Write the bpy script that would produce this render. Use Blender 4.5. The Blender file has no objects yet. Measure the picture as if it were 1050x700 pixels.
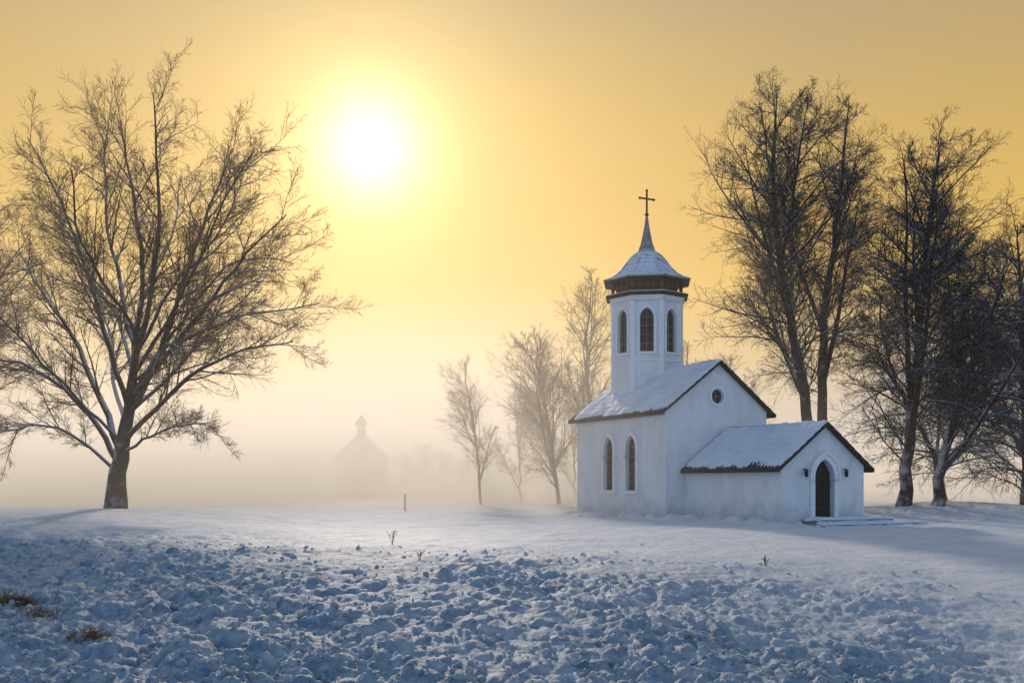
import bpy, bmesh, math, random
import numpy as np
from mathutils import Vector

scene = bpy.context.scene
COL = scene.collection
F = 1021.0; HZ = 495.0; CAMH = 1.55
def wx(px, d): return (px-525.0)/F*d
def wz(py, d): return CAMH+(HZ-py)/F*d

# ------------------------------------------------------------------ materials
def newmat(name):
    m = bpy.data.materials.new(name); m.use_nodes = True
    nt = m.node_tree; b = nt.nodes['Principled BSDF']
    return m, nt, b
def mk(name, col, rough=0.7, var=0.25, scale=6.0, bump=0.3, bscale=30.0, bdist=0.02, spec=0.3, metal=0.0, col2=None):
    m, nt, b = newmat(name)
    tc = nt.nodes.new('ShaderNodeTexCoord')
    n = nt.nodes.new('ShaderNodeTexNoise'); n.inputs['Scale'].default_value = scale; n.inputs['Detail'].default_value = 6
    nt.links.new(tc.outputs['Object'], n.inputs['Vector'])
    r = nt.nodes.new('ShaderNodeValToRGB')
    c2 = col2 if col2 else tuple(c*(1-var) for c in col)
    r.color_ramp.elements[0].position = 0.35; r.color_ramp.elements[1].position = 0.65
    r.color_ramp.elements[0].color = (*c2, 1); r.color_ramp.elements[1].color = (*col, 1)
    nt.links.new(n.outputs['Fac'], r.inputs['Fac']); nt.links.new(r.outputs['Color'], b.inputs['Base Color'])
    n2 = nt.nodes.new('ShaderNodeTexNoise'); n2.inputs['Scale'].default_value = bscale; n2.inputs['Detail'].default_value = 5
    nt.links.new(tc.outputs['Object'], n2.inputs['Vector'])
    bp = nt.nodes.new('ShaderNodeBump'); bp.inputs['Strength'].default_value = bump; bp.inputs['Distance'].default_value = bdist
    nt.links.new(n2.outputs['Fac'], bp.inputs['Height']); nt.links.new(bp.outputs['Normal'], b.inputs['Normal'])
    b.inputs['Roughness'].default_value = rough; b.inputs['Specular IOR Level'].default_value = spec
    b.inputs['Metallic'].default_value = metal
    return m
def mk_snowy(name, col, lo, hi, nscale=3.0, snowcol=(0.75, 0.79, 0.86), namt=0.5):
    """bark / tile colour with snow lying on upward facing parts"""
    m, nt, b = newmat(name)
    tc = nt.nodes.new('ShaderNodeTexCoord'); g = nt.nodes.new('ShaderNodeNewGeometry')
    sx = nt.nodes.new('ShaderNodeSeparateXYZ'); nt.links.new(g.outputs['Normal'], sx.inputs[0])
    n = nt.nodes.new('ShaderNodeTexNoise'); n.inputs['Scale'].default_value = nscale; n.inputs['Detail'].default_value = 4
    nt.links.new(tc.outputs['Object'], n.inputs['Vector'])
    a = nt.nodes.new('ShaderNodeMath'); a.operation = 'MULTIPLY_ADD'
    nt.links.new(n.outputs['Fac'], a.inputs[0]); a.inputs[1].default_value = namt*2
    s = nt.nodes.new('ShaderNodeMath'); s.operation = 'SUBTRACT'; nt.links.new(sx.outputs['Z'], s.inputs[0]); s.inputs[1].default_value = namt
    nt.links.new(s.outputs[0], a.inputs[2])
    mr = nt.nodes.new('ShaderNodeMapRange'); mr.inputs['From Min'].default_value = lo; mr.inputs['From Max'].default_value = hi
    nt.links.new(a.outputs[0], mr.inputs['Value'])
    n2 = nt.nodes.new('ShaderNodeTexNoise'); n2.inputs['Scale'].default_value = 14; n2.inputs['Detail'].default_value = 6
    nt.links.new(tc.outputs['Object'], n2.inputs['Vector'])
    mb = nt.nodes.new('ShaderNodeMix'); mb.data_type = 'RGBA'
    mb.inputs[6].default_value = (*[c*0.55 for c in col], 1); mb.inputs[7].default_value = (*[c*1.4 for c in col], 1)
    nt.links.new(n2.outputs['Fac'], mb.inputs[0])
    mx = nt.nodes.new('ShaderNodeMix'); mx.data_type = 'RGBA'; mx.inputs[7].default_value = (*snowcol, 1)
    nt.links.new(mr.outputs[0], mx.inputs[0]); nt.links.new(mb.outputs[2], mx.inputs[6])
    nt.links.new(mx.outputs[2], b.inputs['Base Color'])
    bp = nt.nodes.new('ShaderNodeBump'); bp.inputs['Strength'].default_value = 0.5; bp.inputs['Distance'].default_value = 0.04
    nt.links.new(n2.outputs['Fac'], bp.inputs['Height']); nt.links.new(bp.outputs['Normal'], b.inputs['Normal'])
    b.inputs['Roughness'].default_value = 0.85; b.inputs['Specular IOR Level'].default_value = 0.15
    return m

def snow_mat(name, fine=1.0, shade_tint=False, ca=(0.70, 0.75, 0.82), cb=(0.84, 0.86, 0.89)):
    m, nt, b = newmat(name)
    tc = nt.nodes.new('ShaderNodeTexCoord')
    n = nt.nodes.new('ShaderNodeTexNoise'); n.inputs['Scale'].default_value = 0.9; n.inputs['Detail'].default_value = 8
    nt.links.new(tc.outputs['Object'], n.inputs['Vector'])
    r = nt.nodes.new('ShaderNodeValToRGB')
    r.color_ramp.elements[0].position = 0.3; r.color_ramp.elements[1].position = 0.6
    r.color_ramp.elements[0].color = (*ca, 1); r.color_ramp.elements[1].color = (*cb, 1)
    nt.links.new(n.outputs['Fac'], r.inputs['Fac'])
    colout = r.outputs['Color']
    if shade_tint:  # blue shade of the lumps painted into the snow colour
        at = nt.nodes.new('ShaderNodeAttribute'); at.attribute_name = 'shading'
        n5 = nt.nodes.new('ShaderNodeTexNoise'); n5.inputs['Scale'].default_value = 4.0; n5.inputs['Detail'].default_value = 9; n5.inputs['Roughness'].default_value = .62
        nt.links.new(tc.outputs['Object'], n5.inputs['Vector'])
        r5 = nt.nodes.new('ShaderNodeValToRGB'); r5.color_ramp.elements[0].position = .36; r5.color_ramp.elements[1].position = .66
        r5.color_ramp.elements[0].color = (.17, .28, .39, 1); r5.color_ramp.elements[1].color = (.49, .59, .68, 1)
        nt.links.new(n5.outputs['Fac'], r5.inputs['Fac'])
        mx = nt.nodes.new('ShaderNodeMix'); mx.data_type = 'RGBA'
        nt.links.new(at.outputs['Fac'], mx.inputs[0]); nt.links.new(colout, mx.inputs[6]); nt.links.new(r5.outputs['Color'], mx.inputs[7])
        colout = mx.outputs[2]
    nt.links.new(colout, b.inputs['Base Color'])
    h = None
    for sc, st in ((9*fine, 1.0), (40*fine, 0.55), (130*fine, 0.3)):
        k = nt.nodes.new('ShaderNodeTexNoise'); k.inputs['Scale'].default_value = sc; k.inputs['Detail'].default_value = 4
        nt.links.new(tc.outputs['Object'], k.inputs['Vector'])
        mu = nt.nodes.new('ShaderNodeMath'); mu.operation = 'MULTIPLY_ADD'; mu.inputs[1].default_value = st
        nt.links.new(k.outputs['Fac'], mu.inputs[0])
        if h is None: mu.inputs[2].default_value = 0
        else: nt.links.new(h, mu.inputs[2])
        h = mu.outputs[0]
    bp = nt.nodes.new('ShaderNodeBump'); bp.inputs['Strength'].default_value = 0.9; bp.inputs['Distance'].default_value = 0.045
    nt.links.new(h, bp.inputs['Height']); nt.links.new(bp.outputs['Normal'], b.inputs['Normal'])
    b.inputs['Roughness'].default_value = 0.65; b.inputs['Specular IOR Level'].default_value = 0.25
    return m

def plaster_mat(name):
    m, nt, b = newmat(name)
    tc = nt.nodes.new('ShaderNodeTexCoord')
    n = nt.nodes.new('ShaderNodeTexNoise'); n.inputs['Scale'].default_value = 1.3; n.inputs['Detail'].default_value = 9; n.inputs['Roughness'].default_value = 0.65
    mp = nt.nodes.new('ShaderNodeMapping'); mp.inputs['Scale'].default_value = (1, 1, 0.45)
    nt.links.new(tc.outputs['Object'], mp.inputs[0]); nt.links.new(mp.outputs[0], n.inputs['Vector'])
    r = nt.nodes.new('ShaderNodeValToRGB')
    e = r.color_ramp.elements
    e[0].position = 0.28; e[0].color = (0.58, 0.64, 0.70, 1); e[1].position = 0.55; e[1].color = (0.73, 0.79, 0.84, 1)
    nt.links.new(n.outputs['Fac'], r.inputs['Fac'])
    sx = nt.nodes.new('ShaderNodeSeparateXYZ'); nt.links.new(tc.outputs['Object'], sx.inputs[0])
    n3 = nt.nodes.new('ShaderNodeTexNoise'); n3.inputs['Scale'].default_value = 2.5; n3.inputs['Detail'].default_value = 6
    nt.links.new(tc.outputs['Object'], n3.inputs['Vector'])
    ad = nt.nodes.new('ShaderNodeMath'); ad.operation = 'MULTIPLY_ADD'; ad.inputs[1].default_value = -1.6
    nt.links.new(n3.outputs['Fac'], ad.inputs[0]); nt.links.new(sx.outputs['Z'], ad.inputs[2])
    mr = nt.nodes.new('ShaderNodeMapRange'); mr.inputs['From Min'].default_value = -0.7; mr.inputs['From Max'].default_value = 0.1
    mr.inputs['To Min'].default_value = 0.76; mr.inputs['To Max'].default_value = 1.0
    nt.links.new(ad.outputs[0], mr.inputs['Value'])
    mx = nt.nodes.new('ShaderNodeMix'); mx.data_type = 'RGBA'; mx.blend_type = 'MULTIPLY'; mx.inputs[0].default_value = 1.0
    nt.links.new(r.outputs['Color'], mx.inputs[6]); nt.links.new(mr.outputs[0], mx.inputs[7])
    nt.links.new(mx.outputs[2], b.inputs['Base Color'])
    n2 = nt.nodes.new('ShaderNodeTexNoise'); n2.inputs['Scale'].default_value = 5; n2.inputs['Detail'].default_value = 10
    nt.links.new(tc.outputs['Object'], n2.inputs['Vector'])
    bp = nt.nodes.new('ShaderNodeBump'); bp.inputs['Strength'].default_value = 0.6; bp.inputs['Distance'].default_value = 0.05
    nt.links.new(n2.outputs['Fac'], bp.inputs['Height']); nt.links.new(bp.outputs['Normal'], b.inputs['Normal'])
    b.inputs['Roughness'].default_value = 0.85; b.inputs['Specular IOR Level'].default_value = 0.2
    return m

M_SNOW = snow_mat('snow', shade_tint=True); M_ROOFSNOW = snow_mat('roof_snow', 0.8, ca=(.62, .74, .88), cb=(.77, .86, .95))
M_PLASTER = plaster_mat('white_plaster')
M_TRIM = mk('white_trim', (0.82, 0.87, 0.92), 0.7, 0.10, 8, 0.3)
M_TILE = mk('roof_tile', (0.045, 0.043, 0.045), 0.8, 0.5, 9, 0.5, 20)
M_WOOD = mk('dark_wood', (0.026, 0.022, 0.021), 0.7, 0.5, 12, 0.5, 30)
M_BANDWOOD = mk('brown_wood', (0.12, 0.075, 0.05), 0.7, 0.6, 7, 0.5, 30)
M_GLASS = mk('window_glass', (0.008, 0.010, 0.014), 0.5, 0.3, 5, 0.1, spec=0.2)
M_MUNTIN = mk('muntin', (0.035, 0.037, 0.042), 0.6)
M_MUNTINL = mk('light_muntin', (0.16, 0.17, 0.19), 0.6)
M_IRON = mk('dark_iron', (0.03, 0.03, 0.032), 0.5, 0.3, 10)
M_STONE = mk_snowy('step_stone', (0.24, 0.24, 0.25), 0.5, 0.95, 2.5, namt=0.6)
M_TOWERROOF = mk_snowy('tower_tile', (0.12, 0.13, 0.15), 0.05, 0.55, 4.0, namt=0.9, snowcol=(.64, .75, .88))
M_SPIRE = mk_snowy('spire_tile', (0.17, 0.185, 0.205), 0.15, 1.0, 6.0, namt=0.6, snowcol=(.62, .68, .76))
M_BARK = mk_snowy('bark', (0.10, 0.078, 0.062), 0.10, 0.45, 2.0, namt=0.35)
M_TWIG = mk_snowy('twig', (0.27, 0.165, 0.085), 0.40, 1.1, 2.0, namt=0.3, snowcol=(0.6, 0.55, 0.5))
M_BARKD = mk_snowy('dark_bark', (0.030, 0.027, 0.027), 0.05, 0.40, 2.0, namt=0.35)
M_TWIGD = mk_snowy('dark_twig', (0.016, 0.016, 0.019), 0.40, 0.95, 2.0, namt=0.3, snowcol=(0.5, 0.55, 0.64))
M_STRAW = mk('dry_grass', (0.34, 0.20, 0.07), 0.9, 0.6, 6)

# ------------------------------------------------------------------ mesh helpers
class MB:
    def __init__(s): s.v = []; s.f = []; s.m = []
    def add(s, vs, fs, mi=0):
        o = len(s.v); s.v += [tuple(map(float, v)) for v in vs]
        for f in fs: s.f.append(tuple(i+o for i in f)); s.m.append(mi)
    def box(s, x0, x1, y0, y1, z0, z1, mi=0):
        vs = [(x, y, z) for z in (z0, z1) for y in (y0, y1) for x in (x0, x1)]
        s.add(vs, [(0, 1, 3, 2), (4, 6, 7, 5), (0, 4, 5, 1), (2, 3, 7, 6), (0, 2, 6, 4), (1, 5, 7, 3)], mi)
    def obox(s, O, U, N, x0, x1, z0, z1, d0, d1, mi=0):
        O = Vector(O); U = Vector(U); N = Vector(N); Z = Vector((0, 0, 1))
        vs = [O+U*x+Z*z+N*d for z in (z0, z1) for d in (d0, d1) for x in (x0, x1)]
        s.add(vs, [(0, 1, 3, 2), (4, 6, 7, 5), (0, 4, 5, 1), (2, 3, 7, 6), (0, 2, 6, 4), (1, 5, 7, 3)], mi)
    def prism(s, out, O, U, N, d0, d1, mi=0):
        O = Vector(O); U = Vector(U); N = Vector(N); Z = Vector((0, 0, 1)); n = len(out)
        vs = [O+U*x+Z*z+N*d0 for x, z in out]+[O+U*x+Z*z+N*d1 for x, z in out]
        fs = [tuple(range(n)), tuple(range(2*n-1, n-1, -1))]+[(i, (i+1) % n, n+(i+1) % n, n+i) for i in range(n)]
        s.add(vs, fs, mi)
    def ring(s, outo, outi, O, U, N, d0, d1, mi=0):
        O = Vector(O); U = Vector(U); N = Vector(N); Z = Vector((0, 0, 1)); n = len(outo)
        P = lambda p, d: O+U*p[0]+Z*p[1]+N*d
        vs = [P(p, d0) for p in outo]+[P(p, d1) for p in outo]+[P(p, d0) for p in outi]+[P(p, d1) for p in outi]
        fs = []
        for i in range(n):
            j = (i+1) % n
            fs += [(i, j, n+j, n+i), (n+i, n+j, 3*n+j, 3*n+i), (2*n+i, 3*n+i, 3*n+j, 2*n+j), (i, 2*n+i, 2*n+j, j)]
        s.add(vs, fs, mi)
    def cyl(s, p0, p1, r0, r1=None, n=10, mi=0):
        r1 = r0 if r1 is None else r1
        p0 = Vector(p0); p1 = Vector(p1); t = (p1-p0).normalized()
        a = t.cross(Vector((0, 0, 1)) if abs(t.z) < .9 else Vector((1, 0, 0))).normalized(); b = t.cross(a)
        vs = []
        for p, r in ((p0, r0), (p1, r1)):
            for i in range(n):
                th = 2*math.pi*i/n; vs.append(p+a*math.cos(th)*r+b*math.sin(th)*r)
        s.add(vs, [(i, (i+1) % n, n+(i+1) % n, n+i) for i in range(n)]+[tuple(range(n)), tuple(range(2*n-1, n-1, -1))], mi)
    def lathe(s, prof, cx, cy, rot, n=8, mi=0, cap=True):
        k = 1/math.cos(math.pi/n); vs = []
        for r, z in prof:
            for i in range(n):
                a = rot+math.pi/n+2*math.pi*i/n
                vs.append((cx+r*k*math.cos(a), cy+r*k*math.sin(a), z))
        fs = [(j*n+i, j*n+(i+1) % n, (j+1)*n+(i+1) % n, (j+1)*n+i) for j in range(len(prof)-1) for i in range(n)]
        if cap: fs += [tuple(range(n)), tuple(range(len(prof)*n-1, (len(prof)-1)*n-1, -1))]
        s.add(vs, fs, mi)
    def build(s, name, parent=None, mats=(), smooth=False, label=None, loc=(0, 0, 0)):
        me = bpy.data.meshes.new(name); me.from_pydata(s.v, [], s.f)
        for m in mats: me.materials.append(m)
        me.polygons.foreach_set('material_index', s.m)
        bm = bmesh.new(); bm.from_mesh(me); bmesh.ops.recalc_face_normals(bm, faces=bm.faces[:]); bm.to_mesh(me); bm.free()
        if smooth: me.polygons.foreach_set('use_smooth', [True]*len(me.polygons))
        ob = bpy.data.objects.new(name, me); COL.objects.link(ob); ob.location = loc
        if parent: ob.parent = parent
        if label: ob['label'] = label
        return ob
def empty(name, loc, rotz=0, label='', category='', group=None):
    e = bpy.data.objects.new(name, None); COL.objects.link(e); e.location = loc; e.rotation_euler = (0, 0, rotz)
    e.empty_display_size = 0.5; e['label'] = label; e['category'] = category
    if group: e['group'] = group
    return e
def cut(ob, cutter_mb):
    c = cutter_mb.build('cutter'); c.parent = ob.parent
    bpy.context.view_layer.update()
    md = ob.modifiers.new('b', 'BOOLEAN'); md.operation = 'DIFFERENCE'; md.solver = 'EXACT'; md.object = c
    dg = bpy.context.evaluated_depsgraph_get(); dg.update()
    me = bpy.data.meshes.new_from_object(ob.evaluated_get(dg))
    old = ob.data; ob.modifiers.clear(); ob.data = me; me.name = ob.name
    bpy.data.objects.remove(c, do_unlink=True); bpy.data.meshes.remove(old)
def fast_mesh(name, V, FQ, mats, smooth=True):
    me = bpy.data.meshes.new(name); V = np.asarray(V, dtype=np.float32); FQ = np.asarray(FQ, dtype=np.int32)
    k = FQ.shape[1]
    me.vertices.add(len(V)); me.vertices.foreach_set('co', V.ravel())
    me.loops.add(FQ.size); me.loops.foreach_set('vertex_index', FQ.ravel())
    me.polygons.add(len(FQ)); me.polygons.foreach_set('loop_start', np.arange(0, FQ.size, k, dtype=np.int32))
    try: me.polygons.foreach_set('loop_total', np.full(len(FQ), k, dtype=np.int32))
    except Exception: pass
    if smooth: me.polygons.foreach_set('use_smooth', np.ones(len(FQ), dtype=bool))
    for m in mats: me.materials.append(m)
    me.update(calc_edges=True); me.validate()
    return me
def set_attr(me, vals):
    a = me.attributes.new('shading', 'FLOAT', 'POINT'); a.data.foreach_set('value', np.asarray(vals, dtype=np.float32).ravel())

# ------------------------------------------------------------------ numpy noise
def hsh(i, j, s):
    v = np.sin(i*127.1+j*311.7+s*74.7)*43758.5453
    return v-np.floor(v)
def vn(x, y, s=0):
    x = np.asarray(x, float); y = np.asarray(y, float)
    i = np.floor(x); j = np.floor(y); f = x-i; g = y-j; f = f*f*(3-2*f); g = g*g*(3-2*g)
    return (hsh(i, j, s)*(1-f)+hsh(i+1, j, s)*f)*(1-g)+(hsh(i, j+1, s)*(1-f)+hsh(i+1, j+1, s)*f)*g
def fbm(x, y, s=0, o=4):
    r = 0; a = .5; t = 0
    for k in range(o): r = r+a*vn(x*2**k, y*2**k, s+k*13); t += a; a *= .5
    return r/t
def clods(x, y, s=0):
    """packed rounded lumps of differing size"""
    i = np.floor(x); j = np.floor(y); out = np.zeros(np.shape(x))
    for a in (-1, 0, 1):
        for b in (-1, 0, 1):
            px = i+a+hsh(i+a, j+b, s); py = j+b+hsh(i+a, j+b, s+5); q = hsh(i+a, j+b, s+9)
            d = np.hypot(x-px, y-py)/(.30+.42*q)
            out = np.maximum(out, np.sqrt(np.clip(1-d*d, 0, 1))*(.1+.9*q*q))
    return out
def sm(t): t = np.clip(t, 0, 1); return t*t*(3-2*t)

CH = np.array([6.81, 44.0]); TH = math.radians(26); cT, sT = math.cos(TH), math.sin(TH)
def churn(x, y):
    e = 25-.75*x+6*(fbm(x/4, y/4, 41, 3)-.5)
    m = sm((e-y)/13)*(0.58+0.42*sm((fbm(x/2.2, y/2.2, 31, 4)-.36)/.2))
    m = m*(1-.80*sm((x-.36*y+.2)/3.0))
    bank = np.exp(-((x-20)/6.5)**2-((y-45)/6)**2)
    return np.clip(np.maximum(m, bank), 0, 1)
def shadeamt(x, y):  # how strongly painted shade darkens the foreground snow
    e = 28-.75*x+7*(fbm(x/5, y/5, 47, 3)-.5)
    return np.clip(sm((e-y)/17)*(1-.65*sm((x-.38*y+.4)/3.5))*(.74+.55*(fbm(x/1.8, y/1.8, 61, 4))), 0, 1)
def Hc(x, y):
    x = np.asarray(x, float); y = np.asarray(y, float)
    h = .30*(fbm(x/9, y/9, 1, 3)-.5)*sm((y+5)/10)
    h = h-1.0*sm((21-y)/18)
    h = h+.36*sm((-7-x)/10)*np.exp(-((y-42)/13)**2)
    h = h+.62*np.exp(-((x-21.5)/5.5)**2-((y-49)/5.5)**2)
    dx = x-CH[0]; dy = y-CH[1]; lx = dx*cT+dy*sT; ly = -dx*sT+dy*cT
    def bd(x0, x1, y0, y1):
        ax = np.maximum(np.maximum(x0-lx, lx-x1), 0); ay = np.maximum(np.maximum(y0-ly, ly-y1), 0); return np.hypot(ax, ay)
    dd = np.minimum(bd(0, 5.64, 0, 7.89), bd(1.04, 5.37, -6.27, 0))
    near = np.exp(-(dd/1.1)**2); wide = np.exp(-(dd/5.0)**2)
    h = h*(1-.9*wide)-.10*wide
    door = np.exp(-((lx-4.6)/3.0)**2-((ly+7.3)/1.7)**2)
    h = h+.36*near*np.clip(2.3*fbm(x/.7, y/.7, 77, 4)-.70, 0, 1.2)*(1-door)-.12*door
    return h
def H(x, y): return float(Hc(x, y))
def Hfull(x, y):
    h = Hc(x, y); c = churn(x, y)
    lod = sm((66-y)/30)
    h = h+lod*(.12*(fbm(x/1.1, y/1.1, 5, 4)-.5))
    for k_, off in enumerate((0.0, 1.5)):
        u_ = (x+.62*y-4.0-off)/1.18+.25*(fbm(x/3, y/3, 301, 2)-.5)
        h = h-.07*np.exp(-(u_/.17)**2)*sm((34-y)/8)*sm((-x+1)/3)
    rough = .13+c
    wx_ = x+.18*(fbm(x/.3, y/.3, 201, 3)-.5); wy_ = y+.18*(fbm(x/.3, y/.3, 202, 3)-.5)
    big = sm((fbm(x/1.9, y/1.9, 66, 3)-.42)/.25); md = sm((fbm(x/1.3, y/1.3, 68, 3)-.30)/.28)
    h = h+lod*rough*(.13*clods(wx_/.52, wy_/.52, 3)*(.1+.9*big)+.09*clods(wx_/.24+7, wy_/.24, 8)*(.35+.65*md)+.055*clods(wx_/.11+3, wy_/.11, 18)*sm((28-y)/8))
    h = h+lod*rough*.25*(fbm(x/.55, y/.55, 55, 5)-.5)
    return h

# ------------------------------------------------------------------ ground
ys = [-40, -25, -15, -8, -3, 0, 2, 3.5]
y = 4.5
while y < 62: ys.append(y); y *= 1.0045
while y < 3000: ys.append(y); y *= 1.09
ys = np.array(ys)
us = np.linspace(-1, 1, 1040)
inner = us[None, :]*(4+0.60*np.maximum(ys, 0))[:, None]
ot = np.linspace(0, 1, 26)[1:]
outr = inner[:, -1:]+(ot**2.2)[None, :]*(120+1.5*np.maximum(ys, 0))[:, None]
X = np.concatenate([-outr[:, ::-1], inner, outr], axis=1)
Y = np.repeat(ys[:, None], X.shape[1], axis=1)
Z = Hfull(X, Y)
nr, nc = X.shape
idx = np.arange(nr*nc).reshape(nr, nc)
FQ = np.stack([idx[:-1, :-1], idx[:-1, 1:], idx[1:, 1:], idx[1:, :-1]], -1).reshape(-1, 4)
g = bpy.data.objects.new('ground', fast_mesh('ground', np.stack([X, Y, Z], -1).reshape(-1, 3), FQ, [M_SNOW])); set_attr(g.data, shadeamt(X, Y))
COL.objects.link(g); g['kind'] = 'structure'; g['label'] = 'snow covered field with churned painted on lumpy snow'; g['category'] = 'ground'

rng = np.random.default_rng(4)
ico = bmesh.new(); bmesh.ops.create_icosphere(ico, subdivisions=2, radius=1); ico.verts.ensure_lookup_table()
iv = np.array([v.co[:] for v in ico.verts]); ifc = np.array([[v.index for v in f.verts] for f in ico.faces]); ico.free()
N = 8500
dd_ = 6.5*np.exp(rng.random(N*4)*math.log(26/6.5)); uu = rng.uniform(-.62, .62, N*4)
cx = uu*dd_; cy = dd_; keep = rng.random(N*4) < (churn(cx, cy)**1.3*.9+.006)*(.3+.7*(fbm(cx/1.4, cy/1.4, 91, 3) > .48)); cx = cx[keep][:N]; cy = cy[keep][:N]
n = len(cx); sz = .010+.045*rng.random(n)**3
cz = Hfull(cx, cy)+sz*.1
pert = 1+.45*(rng.random((n, len(iv)))-.5)
V = iv[None]*pert[..., None]*sz[:, None, None]*rng.uniform(.7, 1.3, (n, 1, 3))
V = V+np.stack([cx, cy, cz], -1)[:, None]
FT = (ifc[None]+(np.arange(n)*len(iv))[:, None, None]).reshape(-1, 3)
o = bpy.data.objects.new('snow_clods', fast_mesh('snow_clods', V.reshape(-1, 3), FT, [M_SNOW])); COL.objects.link(o); set_attr(o.data, shadeamt(V[..., 0], V[..., 1])*.9)
o['kind'] = 'stuff'; o['label'] = 'loose clods of snow, shade painted in, scattered over field'; o['category'] = 'snow'

# ------------------------------------------------------------------ trees
def nrm(a): return a/np.maximum(np.linalg.norm(a, axis=-1, keepdims=True), 1e-9)
def grow(rng, pts, rad, L, n, ratio, ang, P=5, t0=.2, wig=.12, trop=.04, k=.45, rtip=.01, rfac=.6, slim=.02, t1=.99, lens=None, az=None):
    Np, P0, _ = pts.shape
    t = t0+(t1-t0)*((np.arange(n)[None]+rng.random((Np, n)))/n)
    q = t*(P0-1); i = np.minimum(q.astype(int), P0-2); f = (q-i)[..., None]
    ar = np.arange(Np)[:, None]
    pos = pts[ar, i]*(1-f)+pts[ar, i+1]*f; tan = nrm(pts[ar, i+1]-pts[ar, i])
    rp = rad[ar, i]*(1-f[..., 0])+rad[ar, i+1]*f[..., 0]
    if lens is None: ln = L[:, None]*ratio*(1-k*t)*rng.uniform(.55, 1.3, t.shape)
    else: ln = lens(t)*rng.uniform(.65, 1.2, t.shape)
    rv = rng.normal(size=pos.shape)
    if az is not None: rv[..., 2] *= az
    pp = nrm(rv-(rv*tan).sum(-1, keepdims=True)*tan)
    a = (ang*rng.uniform(.65, 1.3, t.shape))[..., None]
    d = (tan*np.cos(a)+pp*np.sin(a)).reshape(-1, 3)
    p = pos.reshape(-1, 3); ln = ln.reshape(-1); M = len(ln); out = [p]
    for s in range(P-1):
        p = p+d*(ln/(P-1))[:, None]; out.append(p)
        d = nrm(d+wig*rng.normal(size=d.shape)+np.array([0, 0, trop]))
    pts2 = np.stack(out, 1)
    r0 = np.minimum(rp.reshape(-1)*rfac, slim*ln+rtip*.5); r0 = np.maximum(r0, rtip)
    s = np.linspace(0, 1, P)[None]
    return pts2, rtip*.6+(r0[:, None]-rtip*.6)*(1-s)**.85, ln
def tubes(groups):
    Vs = []; Fs = []; off = 0
    for pts, rad, S in groups:
        N, P, _ = pts.shape
        t = nrm(np.gradient(pts, axis=1))
        ov = nrm(pts[:, -1]-pts[:, 0]); ref = np.where(np.abs(ov[:, 2:3]) > .8, np.array([[1., 0, 0]]), np.array([[0, 0, 1.]]))[:, None]
        u = nrm(np.cross(t, ref)); v = np.cross(t, u)
        th = np.arange(S)*2*math.pi/S
        ring = pts[:, :, None]+rad[:, :, None, None]*(np.cos(th)[None, None, :, None]*u[:, :, None]+np.sin(th)[None, None, :, None]*v[:, :, None])
        Vs.append(ring.reshape(-1, 3))
        id_ = off+np.arange(N*P*S).reshape(N, P, S); nx = np.roll(id_, -1, axis=2)
        Fs.append(np.stack([id_[:, :-1], nx[:, :-1], nx[:, 1:], id_[:, 1:]], -1).reshape(-1, 4)); off += N*P*S
    return np.concatenate(Vs), np.concatenate(Fs)
def smoothline(P, n, rng, jit):
    P = np.array(P, float)
    for _ in range(2):
        Q = [P[0]]
        for a, b in zip(P[:-1], P[1:]): Q += [a*.75+b*.25, a*.25+b*.75]
        Q.append(P[-1]); P = np.array(Q)
    s = np.r_[0, np.cumsum(np.linalg.norm(np.diff(P, axis=0), axis=1))]
    t = np.linspace(0, s[-1], n); R = np.stack([np.interp(t, s, P[:, k]) for k in range(3)], 1)
    R[1:] += rng.normal(size=R[1:].shape)*jit
    return R, s[-1]
def finish_tree(name, loc, trunk_groups, crown_groups, label, twig=None, group=None, category='tree'):
    e = empty(name, loc, 0, label, category, group)
    bark = M_BARKD if twig is M_TWIGD else M_BARK
    V, Fq = tubes(trunk_groups); t = bpy.data.objects.new('trunk', fast_mesh('trunk', V, Fq, [bark])); COL.objects.link(t); t.parent = e
    V, Fq = tubes(crown_groups); c = bpy.data.objects.new('crown', fast_mesh('crown', V, Fq, [twig or M_TWIG])); COL.objects.link(c); c.parent = e
    return e
def leaflets(rng, pts, n, size):
    N, P, _ = pts.shape; i = rng.integers(0, N, n); j = rng.integers(1, P, n)
    a = pts[i, j]; d = rng.normal(size=(n, 3))*.5+np.array([0, 0, -.6]); d = nrm(d)*size*rng.uniform(.5, 1.4, (n, 1))
    p = np.stack([a, a+d*.5, a+d], 1); r = np.stack([np.full(n, .006), np.full(n, size*.28), np.full(n, .004)], 1)
    return p, r

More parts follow.
